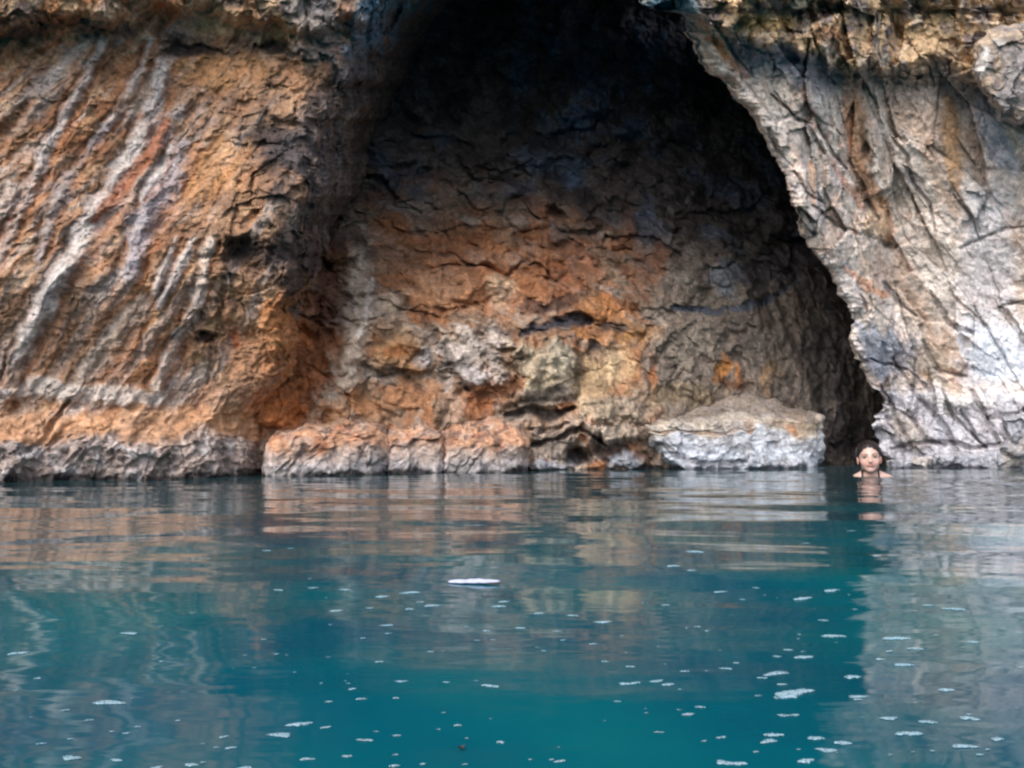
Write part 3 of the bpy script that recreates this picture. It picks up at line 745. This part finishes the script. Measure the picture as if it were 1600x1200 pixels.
# ------------------------------------------------------------------ water
def water_material():
    m, nt, b = new_mat('turquoise_sea_water')
    N, L = nt.nodes, nt.links
    geo = N.new('ShaderNodeNewGeometry')
    t = N.new('ShaderNodeTexNoise'); t.inputs['Scale'].default_value = 2.2; t.inputs['Detail'].default_value = 4
    L.new(geo.outputs['Position'], t.inputs['Vector'])
    sp = N.new('ShaderNodeSeparateXYZ'); L.new(geo.outputs['Position'], sp.inputs[0])
    sh = N.new('ShaderNodeMapRange'); sh.interpolation_type = 'SMOOTHSTEP'       # darker body near the cave stands in for grazing reflection, over shelving rock
    sh.inputs['From Min'].default_value = 1.2; sh.inputs['From Max'].default_value = 4.2; sh.inputs['To Max'].default_value = 0.85
    L.new(sp.outputs['Y'], sh.inputs['Value'])
    mxs = N.new('ShaderNodeMix'); mxs.data_type = 'RGBA'; mxs.inputs['B'].default_value = (0.020, 0.044, 0.052, 1)
    L.new(sh.outputs[0], mxs.inputs['Factor'])
    cr = N.new('ShaderNodeValToRGB'); e = cr.color_ramp.elements
    e[0].position = 0.35; e[0].color = (0.0015, 0.058, 0.096, 1); e[1].position = 0.66; e[1].color = (0.0015, 0.099, 0.118, 1)
    L.new(t.outputs['Fac'], cr.inputs['Fac']); L.new(cr.outputs[0], mxs.inputs['A']); L.new(mxs.outputs['Result'], b.inputs['Base Color'])
    b.inputs['Roughness'].default_value = 0.05; b.inputs['IOR'].default_value = 1.34
    def wave(scale, detail, sc):
        mp = N.new('ShaderNodeMapping'); mp.inputs['Scale'].default_value = sc
        L.new(geo.outputs['Position'], mp.inputs['Vector'])
        w = N.new('ShaderNodeTexNoise'); w.inputs['Scale'].default_value = scale; w.inputs['Detail'].default_value = detail
        w.inputs['Roughness'].default_value = 0.45
        L.new(mp.outputs[0], w.inputs['Vector']); return w
    w1 = wave(11, 2, (0.55, 1.0, 1))
    bp = N.new('ShaderNodeBump'); bp.inputs['Strength'].default_value = 1.0; bp.inputs['Distance'].default_value = 0.0011
    w2 = wave(34, 2, (0.30, 1.0, 1)); ad = N.new('ShaderNodeMath'); ad.operation = 'MULTIPLY_ADD'; ad.inputs[1].default_value = 0.30
    L.new(w2.outputs['Fac'], ad.inputs[0]); L.new(w1.outputs['Fac'], ad.inputs[2]); L.new(ad.outputs[0], bp.inputs['Height']); L.new(bp.outputs[0], b.inputs['Normal'])
    return m
WATER = water_material()

def wave_height(x, y):
    p = np.stack([x, y, 0 * x], -1).astype(np.float32)
    far = sstep(2.0, 6.0, y)
    h = 0.010 * perlin(p * A([1.3, 1.9, 1], np.float32)) + 0.0036 * perlin(p * A([2.6, 4.2, 1], np.float32) + 7.7) + (0.0007 + 0.0005 * far) * perlin(p * A([6.0, 15.0, 1], np.float32) + 3.3)
    damp = 1 - 0.9 * sstep(0.0, 30.0, np.abs(y) + np.abs(x) - 8)
    return h * damp

def build_water():
    xs = np.concatenate([-np.geomspace(300, 7.2, 30), np.arange(-7, 8.5, 0.03), np.geomspace(8.7, 300, 30)])
    ys = np.concatenate([-np.geomspace(400, 1.2, 40), np.arange(-1, 10.5, 0.02), np.geomspace(10.6, 40, 12)])
    X, Yg = np.meshgrid(xs, ys)
    x, y = X.ravel(), Yg.ravel()
    z = wave_height(x, y)
    V = np.stack([x, y, z], -1)
    q = grid_faces(*X.shape)[:, ::-1]
    o = mesh_from('water', V, q, WATER)
    return o
tag(build_water(), kind='structure')

# ------------------------------------------------------------------ swimmer
def surface_net(xs, ys, zs, D):
    """closed smooth surface at D = 0 on a rectilinear grid"""
    S = D < 0
    acc = np.zeros(tuple(k - 1 for k in D.shape) + (3,), np.float32); cnt = np.zeros(tuple(k - 1 for k in D.shape), np.float32)
    G = [xs.astype(np.float32), ys.astype(np.float32), zs.astype(np.float32)]
    quads = []
    nx, ny, nz = D.shape
    for ax in range(3):
        sl0 = [slice(None)] * 3; sl1 = [slice(None)] * 3
        sl0[ax] = slice(0, -1); sl1[ax] = slice(1, None)
        a, b = D[tuple(sl0)], D[tuple(sl1)]
        cr = (a < 0) != (b < 0)
        I = np.argwhere(cr)
        t = a[cr] / (a[cr] - b[cr])
        pos = np.stack([G[k][I[:, k]] for k in range(3)], -1)
        g = G[ax]; pos[:, ax] += t * (g[I[:, ax] + 1] - g[I[:, ax]])
        o = [k for k in range(3) if k != ax]
        ring = []
        for du, dv in ((-1, -1), (0, -1), (0, 0), (-1, 0)):
            J = I.copy(); J[:, o[0]] += du; J[:, o[1]] += dv
            ok = np.all((J >= 0) & (J < np.array(acc.shape[:3])), 1)
            Jc = np.clip(J, 0, np.array(acc.shape[:3]) - 1)
            np.add.at(acc, (Jc[ok, 0], Jc[ok, 1], Jc[ok, 2]), pos[ok]); np.add.at(cnt, (Jc[ok, 0], Jc[ok, 1], Jc[ok, 2]), 1)
            ring.append((Jc[:, 0] * (ny - 1) + Jc[:, 1]) * (nz - 1) + Jc[:, 2])
        q = np.stack(ring, -1)
        flip = (a[cr] < 0) ^ (ax == 1)
        q[~flip] = q[~flip][:, ::-1]
        quads.append(q)
    Q = np.concatenate(quads)
    used = np.unique(Q); remap = -np.ones((nx - 1) * (ny - 1) * (nz - 1), np.int64); remap[used] = np.arange(len(used))
    V = (acc / np.maximum(cnt, 1)[..., None]).reshape(-1, 3)[used]
    return V, remap[Q]

def smin(a, b, k):
    h = np.clip(0.5 + 0.5 * (b - a) / k, 0, 1)
    return b + (a - b) * h - k * h * (1 - h)

def person():
    xs = np.unique(np.concatenate([np.arange(-.62, -.11, .012), np.arange(-.11, .11, .0036), np.arange(.11, .63, .012)]))
    ys = np.concatenate([np.arange(-.34, -.13, .012), np.arange(-.13, .12, .0036), np.arange(.12, .34, .012)])
    zs = np.concatenate([np.arange(-1.42, -.05, .013), np.arange(-.05, .25, .0036)])
    X, Y, Z = (a.astype(np.float32) for a in np.meshgrid(xs, ys, zs, indexing='ij'))
    def ell(c, r):
        x, y, z = (X - c[0]) / r[0], (Y - c[1]) / r[1], (Z - c[2]) / r[2]
        k = np.sqrt(x * x + y * y + z * z); return (k - 1) * min(r) * (0.6 + 0.4 * max(r) / min(r))
    def cap(a, b, ra, rb):
        a = np.array(a, float); b = np.array(b, float); d = b - a
        t = np.clip(((X - a[0]) * d[0] + (Y - a[1]) * d[1] + (Z - a[2]) * d[2]) / d.dot(d), 0, 1)
        return np.sqrt((X - a[0] - t * d[0]) ** 2 + (Y - a[1] - t * d[1]) ** 2 + (Z - a[2] - t * d[2]) ** 2) - (ra + (rb - ra) * t)
    # head: chin at z = .022, crown at .232; the face looks along -Y
    skull = ell((0, .012, .148), (.069, .090, .076))
    face = ell((0, -.028, .105), (.055, .060, .080))
    D = smin(skull, face, .03)
    D = smin(D, ell((0, -.062, .040), (.022, .022, .017)), .022)              # chin
    for s in (-1, 1):
        D = smin(D, ell((s * .036, -.052, .092), (.022, .022, .022)), .022)     # cheekbones
        D = smin(D, ell((s * .037, -.014, .064), (.016, .034, .022)), .024)     # jaw
        D = smin(D, ell((s * .030, -.076, .1420), (.022, .010, .006)), .012)    # brow ridge
        D = -smin(-D, ell((s * .031, -.094, .127), (.017, .016, .0095)), .012)   # eye socket
        D = smin(D, ell((s * .008, -.099, .0965), (.007, .009, .006)), .006)    # nostril wing
        ear = ell((s * .071, .010, .108), (.008, .017, .031)); D = smin(D, ear, .008)
    D = smin(D, cap((0, -.084, .133), (0, -.103, .100), .0055, .0090), .010)   # nose
    D = smin(D, ell((0, -.087, .0755), (.025, .009, .0045)), .006)              # upper lip
    D = smin(D, ell((0, -.086, .0675), (.021, .009, .0050)), .006)              # lower lip
    D = -smin(-D, ell((0, -.098, .0716), (.024, .008, .0014)), .003)
    # neck, trapezius, torso, hips
    D = smin(D, cap((0, .022, .075), (0, .030, -.045), .046, .052), .020)
    B = ell((0, .035, -.22), (.150, .090, .22))
    B = smin(B, cap((-.130, .034, -.062), (.130, .034, -.062), .036, .036), .05)
    B = smin(B, ell((0, .02, -.50), (.130, .088, .16)), .06)
    B = smin(B, ell((0, .02, -.64), (.165, .105, .12)), .06)
    for s in (-1, 1):
        B = smin(B, cap((0, .035, .030), (s * .14, .036, -.042), .034, .030), .03)
        B = smin(B, ell((s * .075, -.055, -.23), (.06, .045, .06)), .03)
        # upper arm, forearm sculling outwards below the surface
        B = smin(B, cap((s * .165, .035, -.068), (s * .36, -.02, -.19), .045, .034), .03)
        B = smin(B, cap((s * .36, -.02, -.19), (s * .50, -.20, -.115), .034, .021), .015)
        h0 = np.array((s * .50, -.20, -.115)); h1 = h0 + (s * .045, -.062, .012)
        B = smin(B, cap(h0, h1, .024, .028), .01)
        for k, (dx, dy, ln) in enumerate(((.050, -.045, .070), (.030, -.060, .080), (.008, -.070, .075), (-.014, -.068, .060))):
            v = np.array((s * dx, dy, -.012)); v = v / np.linalg.norm(v)
            B = smin(B, cap(h1 + v * .012, h1 + v * ln, .0095, .008), .006)
        v = np.array((-s * .8, -.4, -.1)); v /= np.linalg.norm(v)
        B = smin(B, cap(h0 + (0, -.015, 0), h0 + (0, -.015, 0) + v * .062, .012, .009), .006)
        # legs treading water
        kn = (s * .13, -.16, -.98); an = (s * .12, .12, -1.30)
        B = smin(B, cap((s * .09, .02, -.68), kn, .082, .054), .04)
        B = smin(B, cap(kn, an, .052, .034), .02)
        B = smin(B, cap(an, (s * .14, .02, -1.37), .034, .022), .02)
    D = smin(D, B, .022)
    V, Q = surface_net(xs, ys, zs, D)
    col = np.tile(lin((198, 164, 152)), (len(V), 1))
    def dab(c, r, cc, k):
        d = np.sqrt((((V - np.array(c)) / np.array(r)) ** 2).sum(1)); m = (1 - sstep(.6, 1.25, d)) * k
        col[:] = col + (lin(cc) - col) * m[:, None]
    for s in (-1, 1):
        dab((s * .036, -.075, .088), (.02, .03, .018), (222, 164, 150), .5)
        dab((s * .031, -.084, .127), (.017, .02, .009), (130, 92, 84), .75)
        dab((s * .078, .0, .108), (.012, .03, .03), (214, 150, 136), .5)
    dab((0, -.094, .0755), (.026, .012, .0042), (180, 106, 100), .8); dab((0, -.094, .0675), (.022, .012, .0046), (188, 112, 106), .8)
    dab((0, -.095, .0716), (.024, .014, .0014), (90, 40, 40), .8); pass
    skin, nt, b = new_mat('wet_skin')
    att = nt.nodes.new('ShaderNodeVertexColor'); att.layer_name = 'rock_colour'
    tn = nt.nodes.new('ShaderNodeTexNoise'); tn.inputs['Scale'].default_value = 60
    mr = nt.nodes.new('ShaderNodeMapRange'); mr.inputs['To Min'].default_value = .9; mr.inputs['To Max'].default_value = 1.08
    vm = nt.nodes.new('ShaderNodeVectorMath'); vm.operation = 'SCALE'
    nt.links.new(tn.outputs['Fac'], mr.inputs['Value']); nt.links.new(att.outputs[0], vm.inputs[0]); nt.links.new(mr.outputs[0], vm.inputs['Scale'])
    nt.links.new(vm.outputs[0], b.inputs['Base Color']); b.inputs['Roughness'].default_value = .42
    b.inputs['Subsurface Weight'].default_value = .12; b.inputs['Subsurface Radius'].default_value = (.012, .005, .003); b.inputs['Subsurface Scale'].default_value = .5
    body = mesh_from('person', V, Q, skin, col)
    # hair: pulled back, a cap from the hairline to the nape with a low knot
    H = smin(ell((0, .024, .160), (.082, .096, .084)), ell((0, .122, .150), (.032, .030, .032)), .02)
    wav = 0.0022 * np.sin(X * 260 + 18 * Z) * np.cos(Y * 90)
    H = H + wav
    cut = ell((0, -.085, .098), (.056, .088, .094))                         # leaves the face free
    H = np.maximum(H, -cut); H = np.maximum(H, .085 - Z + .35 * (-Y - .0) * (Y < 0) )
    for s in (-1, 1): H = np.maximum(H, -ell((s * .085, .004, .100), (.022, .020, .034)))
    m = zs > 0.0; D2 = H[:, :, m]
    HV, HQ = surface_net(xs, ys, zs[m], D2)
    hm = simple_mat('dark_brown_wet_hair', (26, 18, 18), .45, bump=.002, bscale=160, var=.3)
    mesh_from('hair', HV, HQ, hm, parent=body)
    eye_m = simple_mat('eye_white', (158, 146, 140), .25); iris_m = simple_mat('iris', (52, 38, 32), .2)
    brow_m = simple_mat('brow_hair', (70, 46, 38), .7, var=.2)
    def add_ball(bm, c, r, seg=16):
        k = bmesh.ops.create_uvsphere(bm, u_segments=seg, v_segments=seg // 2, radius=1)
        for v in k['verts']: v.co = Vector((c[0] + v.co.x * r[0], c[1] + v.co.y * r[1], c[2] + v.co.z * r[2]))
    def link(bm, name, mat, parent):
        me = bpy.data.meshes.new(name); bm.to_mesh(me); bm.free(); me.materials.append(mat)
        for p in me.polygons: p.use_smooth = True
        o = bpy.data.objects.new(name, me); scn.collection.objects.link(o); o.parent = parent; return o
    for s in (-1, 1):
        bm = bmesh.new(); add_ball(bm, (s * .031, -.0755, .1265), (.0125, .0090, .0062)); e = link(bm, 'eye', eye_m, body)
        bm = bmesh.new(); add_ball(bm, (s * .031, -.0835, .1265), (.0052, .0022, .0050)); link(bm, 'iris', iris_m, e)
        bm = bmesh.new()
        for i in range(9):
            t = i / 8; add_ball(bm, (s * (.014 + .034 * t), -.0885 + .013 * t * t, .1450 + .0045 * math.sin(t * 2.4)), (.0045, .0028, .0026 - .001 * t), 8)
        link(bm, 'eyebrow', brow_m, body)
    # black swimsuit: straps over the shoulders and the suit below the surface
    S = B - .004
    S = np.maximum(S, Z + .17); S = np.maximum(S, -(Z + .74)); S = np.maximum(S, np.abs(X) - .17)
    for s in (-1, 1):
        st = np.maximum(np.minimum(D, B) - .005, np.abs(X - s * (.052 + .06 * np.clip(-Z, 0, .3))) - .0055)
        st = np.maximum(st, -(D + .003)); st = np.maximum(st, -(Z + .19)); st = np.maximum(st, Z - .046)
        S = np.minimum(S, st)
    mz = zs > -.76
    SV, SQ = surface_net(xs, ys, zs[mz], S[:, :, mz])
    mesh_from('swimsuit', SV, SQ, simple_mat('black_swim_fabric', (26, 26, 32), .6, bump=.0004, bscale=900, var=.15), parent=body)
    tag(body, 'smiling woman up to her neck in the water, dark hair tied back, black swimsuit straps', 'person')
    return body
swimmer = person()
swimmer.location = (2.464, 5.5, -0.004)
swimmer.rotation_euler = (math.radians(-2), math.radians(-3), math.radians(-20))

# ------------------------------------------------------------------ foam and drifting bits
foam_m = simple_mat('sea_foam', (160, 192, 206), .55, bump=.002, bscale=9, var=.12)
_nt = foam_m.node_tree
_tn = _nt.nodes.new('ShaderNodeTexNoise'); _tn.inputs['Scale'].default_value = 420; _tn.inputs['Detail'].default_value = 3
_ge = _nt.nodes.new('ShaderNodeNewGeometry'); _mr = _nt.nodes.new('ShaderNodeMapRange')
_mr.inputs['From Min'].default_value = .36; _mr.inputs['From Max'].default_value = .60; _mr.inputs['To Min'].default_value = .12; _mr.inputs['To Max'].default_value = .68
_nt.links.new(_ge.outputs['Position'], _tn.inputs['Vector']); _nt.links.new(_tn.outputs['Fac'], _mr.inputs['Value'])
_nt.links.new(_mr.outputs[0], [x for x in _nt.nodes if x.type == 'BSDF_PRINCIPLED'][0].inputs['Alpha'])
def foam_mesh(name, seed, lobes):
    """a raft of bubbles: flattened mounds run together, unit width"""
    r = random.Random(seed); bm = bmesh.new()
    for i in range(lobes):
        t = (i + .5) / lobes - .5
        k = bmesh.ops.create_icosphere(bm, subdivisions=2, radius=1)
        sx = r.uniform(.7, 1.0) / lobes; sy = r.uniform(.15, .27) * (1.2 - abs(t)); sz = r.uniform(.05, .085) * (1.15 - abs(t))
        cx, cy = t * .9 + r.uniform(-.04, .04), r.uniform(-.06, .06) + .08 * math.sin(t * 4 + seed)
        ph = r.uniform(0, 6)
        for v in k['verts']:
            a = math.atan2(v.co.y, v.co.x); w = 1 + .22 * math.sin(3 * a + ph) + .12 * math.sin(7 * a + 2 * ph)
            v.co = Vector((cx + v.co.x * sx * w, cy + v.co.y * sy * w, v.co.z * sz * (1 if v.co.z > 0 else .5)))
    for j in range(lobes * 3):
        k = bmesh.ops.create_icosphere(bm, subdivisions=1, radius=1); q = r.uniform(.02, .045)
        c = Vector((r.uniform(-.42, .42), r.uniform(-.13, .13), .01))
        for v in k['verts']: v.co = c + v.co * q
    me = bpy.data.meshes.new(name); bm.to_mesh(me); bm.free(); me.materials.append(foam_m)
    for p in me.polygons: p.use_smooth = True
    return me
FM = [foam_mesh('foam', s, 1 + s % 3) for s in range(9)] + [foam_mesh('foam', 20 + s, 4 + s % 3) for s in range(6)]

def wz(x, y): return float(wave_height(np.array([x]), np.array([y]))[0])
def foam(px, py, w, label=None, i=0):
    p = on_water(px, py); width = w * (.76 if w >= 30 else .86) / F * math.hypot(p.x, p.y)
    me = FM[9 + i % 6] if w >= 30 else FM[i % 9]
    o = bpy.data.objects.new('foam_fleck', me); scn.collection.objects.link(o)
    o.location = (p.x, p.y, wz(p.x, p.y) + .0006)
    q = random.uniform(.85, 1.3)
    k = .75 if w >= 30 else 1.2
    o.scale = (width, width * q * k, width * k * random.uniform(.45, .8)); o.rotation_euler = (0, 0, random.uniform(-.25, .45))
    if label: tag(o, label, 'foam')
    else:
        size = 'tiny white speck' if w < 9 else 'small white fleck' if w < 17 else 'elongated white fleck'
        side = 'left third of the water' if px < 533 else 'middle third of the water' if px < 1067 else 'right third of the water'
        dep = 'near the camera' if py > 1050 else 'farther out'
        tag(o, f'{size} of foam {dep} in the {side}', 'foam', f'{size}s of foam {dep}, {side}')
    return o

BIG = [(1240, 1089, 88, 'widest white foam raft, a wavy double streak on blue water below the swimmer'),
       (1400, 991, 52, 'bright white foam patch floating where the right cliff is mirrored'),
       (1420, 1156, 50, 'long thin pale foam streak near the lower right corner'),
       (1145, 1196, 52, 'pale foam raft cut by the bottom edge, right of centre'),
       (467, 1127, 48, 'broken beaded foam streak in the lower left centre'),
       (1255, 931, 46, 'beaded row of foam bubbles above the blue patch, left of the swimmer\'s reflection'),
       (1302, 987, 40, 'domed white foam patch left of the bright cliff reflection'),
       (1490, 951, 38, 'slim white foam sliver, rightmost of the bright upper foam patches'),
       (765, 1074, 38, 'white foam scrap with a dark tail in the middle of the water'),
       (985, 1070, 40, 'faint greenish foam streak right of the water\'s centre'),
       (1255, 1023, 38, 'narrow foam dash midway between the domed patch and the widest raft'),
       (1210, 1154, 38, 'blurred oval foam patch under the widest foam raft'),
       (1300, 921, 34, 'faint lilac foam sliver just right of the beaded row of bubbles'),
       (1450, 1136, 32, 'dim grey foam dash above the long thin streak at lower right')]
for i, (x, y, w, l) in enumerate(BIG): foam(x, y, w, l, i)
SMALL = """1125 919 15;1052 885 20;1087 862 24;1080 892 12;1285 962 13;1214 1023 12;1211 1052 26;1191 1061 16;1332 1057 27;1340 1093 18;1412 1035 25;1232 1012 13
1027 1067 18;1042 1072 18;1075 1120 20;1200 1163 18;1127 1156 17;1515 1130 26;1507 1178 22;1560 1167 17;1277 1162 22;1292 1181 22;1315 1169 22;1259 1196 28;875 1187 12
985 1043 14;945 1035 12;927 1006 9;842 957 16;895 960 16;942 970 20;812 979 14;1070 1051 15;1330 830 8;1260 845 10;1370 868 12;417 859 9;454 856 9;435 925 14;489 921 12
539 923 16;597 932 21;642 925 20;657 940 13;640 952 14;675 946 16;787 938 17;780 946 21;525 957 16;577 951 10;517 980 7;605 979 13;606 992 12;567 1000 10;672 1020 8
592 1038 12;412 1004 8;432 1026 7;300 963 7;252 1036 7;204 993 16;30 1018 24;59 1060 10;170 1097 28;102 1109 10;139 1123 11;110 1179 20;182 1181 17;300 1187 20;440 1142 22
509 1132 16;619 1092 12;564 1093 11;550 1079 12;514 1097 11;627 1067 15;697 1068 10;620 1144 13;575 1150 12;542 1174 14;782 1156 14;360 1162 11;350 1146 13;215 1132 8;197 1141 8
615 1189 15;661 1187 11;382 1191 15;245 1192 17;715 1131 13;480 1178 14;1222 1072 14;1095 1110 14;1225 1124 14;1240 1123 14;1520 1000 16;1430 1008 14;1390 1012 12;1375 1025 14
1450 945 12;1340 1098 12;1480 1080 20;1390 1130 20;1180 915 10;1160 930 9;1040 940 9;1090 975 12;1105 982 9;870 985 8;880 1000 9;850 1018 8;760 985 10;745 1000 8;1150 1035 10;1135 1045 12""".replace('\n', ';').split(';')
for i, s in enumerate(SMALL):
    x, y, w = map(float, s.split()); foam(x, y, w, None, i)
r_ = random.Random(5)
for i in range(110):
    y = 870 + 325 * r_.random() ** .8; x = r_.uniform(5, 1595)
    foam(x, y, r_.uniform(3.5, 8) * (.6 + .6 * (y - 870) / 330), None, i)

def scrap():
    """slim boat-shaped white float"""
    p = on_water(741, 909); bm = bmesh.new(); n, m = 40, 14; L = 80 / F * math.hypot(p.x, p.y) / 2; rows = []
    rr = random.Random(3)
    for i in range(n + 1):
        t = i / n * 2 - 1; e = max(0.02, (1 - abs(t) ** 3.2)) ** .5; ji = 1 + .10 * math.sin(i * .7)
        rows.append([bm.verts.new((t * L, math.cos(a) * .011 * e * ji, .003 + .0045 * e * (1 + .15 * math.sin(i * .31 + 1) + .08 * math.sin(i * .83)) * math.sin(a) * (1 if math.sin(a) > 0 else .6)))
                     for a in [2 * math.pi * j / m for j in range(m)]])
    for i in range(n):
        for j in range(m): bm.faces.new((rows[i][j], rows[i][(j + 1) % m], rows[i + 1][(j + 1) % m], rows[i + 1][j]))
    bm.faces.new(rows[0][::-1]); bm.faces.new(rows[-1])
    bmesh.ops.recalc_face_normals(bm, faces=bm.faces)
    me = bpy.data.meshes.new('drifting_scrap'); bm.to_mesh(me); bm.free(); me.materials.append(simple_mat('bleached_white', (176, 180, 204), .6, bump=.003, bscale=90, var=.25))
    for f in me.polygons: f.use_smooth = True
    o = bpy.data.objects.new('drifting_scrap', me); scn.collection.objects.link(o); o.location = (p.x, p.y, wz(p.x, p.y)); o.rotation_euler = (0, 0, .05)
    tag(o, 'long narrow white scrap floating lengthwise in the middle of the water', 'debris')
    # a dark curled leaf
    p = on_water(721, 1167); bm = bmesh.new(); vs = []
    for i in range(9):
        t = i / 8; w = .0035 * math.sin(math.pi * min(1, t * .9 + .08))
        vs.append([bm.verts.new(((t - .5) * .006, s * w * .5, .0015 + .002 * (t - .5) ** 2 * 4 + (.001 if s else 0) + dz)) for s in (-1, 0, 1) for dz in (0, .0005)])
    for i in range(8):
        a, b_ = vs[i], vs[i + 1]
        for u, v in ((0, 2), (2, 4)): bm.faces.new((a[u + 1], a[v + 1], b_[v + 1], b_[u + 1])); bm.faces.new((a[u], b_[u], b_[v], a[v]))
        bm.faces.new((a[0], a[1], b_[1], b_[0])); bm.faces.new((a[5], a[4], b_[4], b_[5]))
    bmesh.ops.recalc_face_normals(bm, faces=bm.faces)
    me = bpy.data.meshes.new('leaf'); bm.to_mesh(me); bm.free(); me.materials.append(simple_mat('dead_leaf', (34, 26, 24), .6, var=.3))
    o = bpy.data.objects.new('leaf', me); scn.collection.objects.link(o); o.location = (p.x, p.y, wz(p.x, p.y)); o.rotation_euler = (0, 0, .5)
    tag(o, 'tiny dark leaf scrap floating near the bottom edge', 'leaf')
scrap()
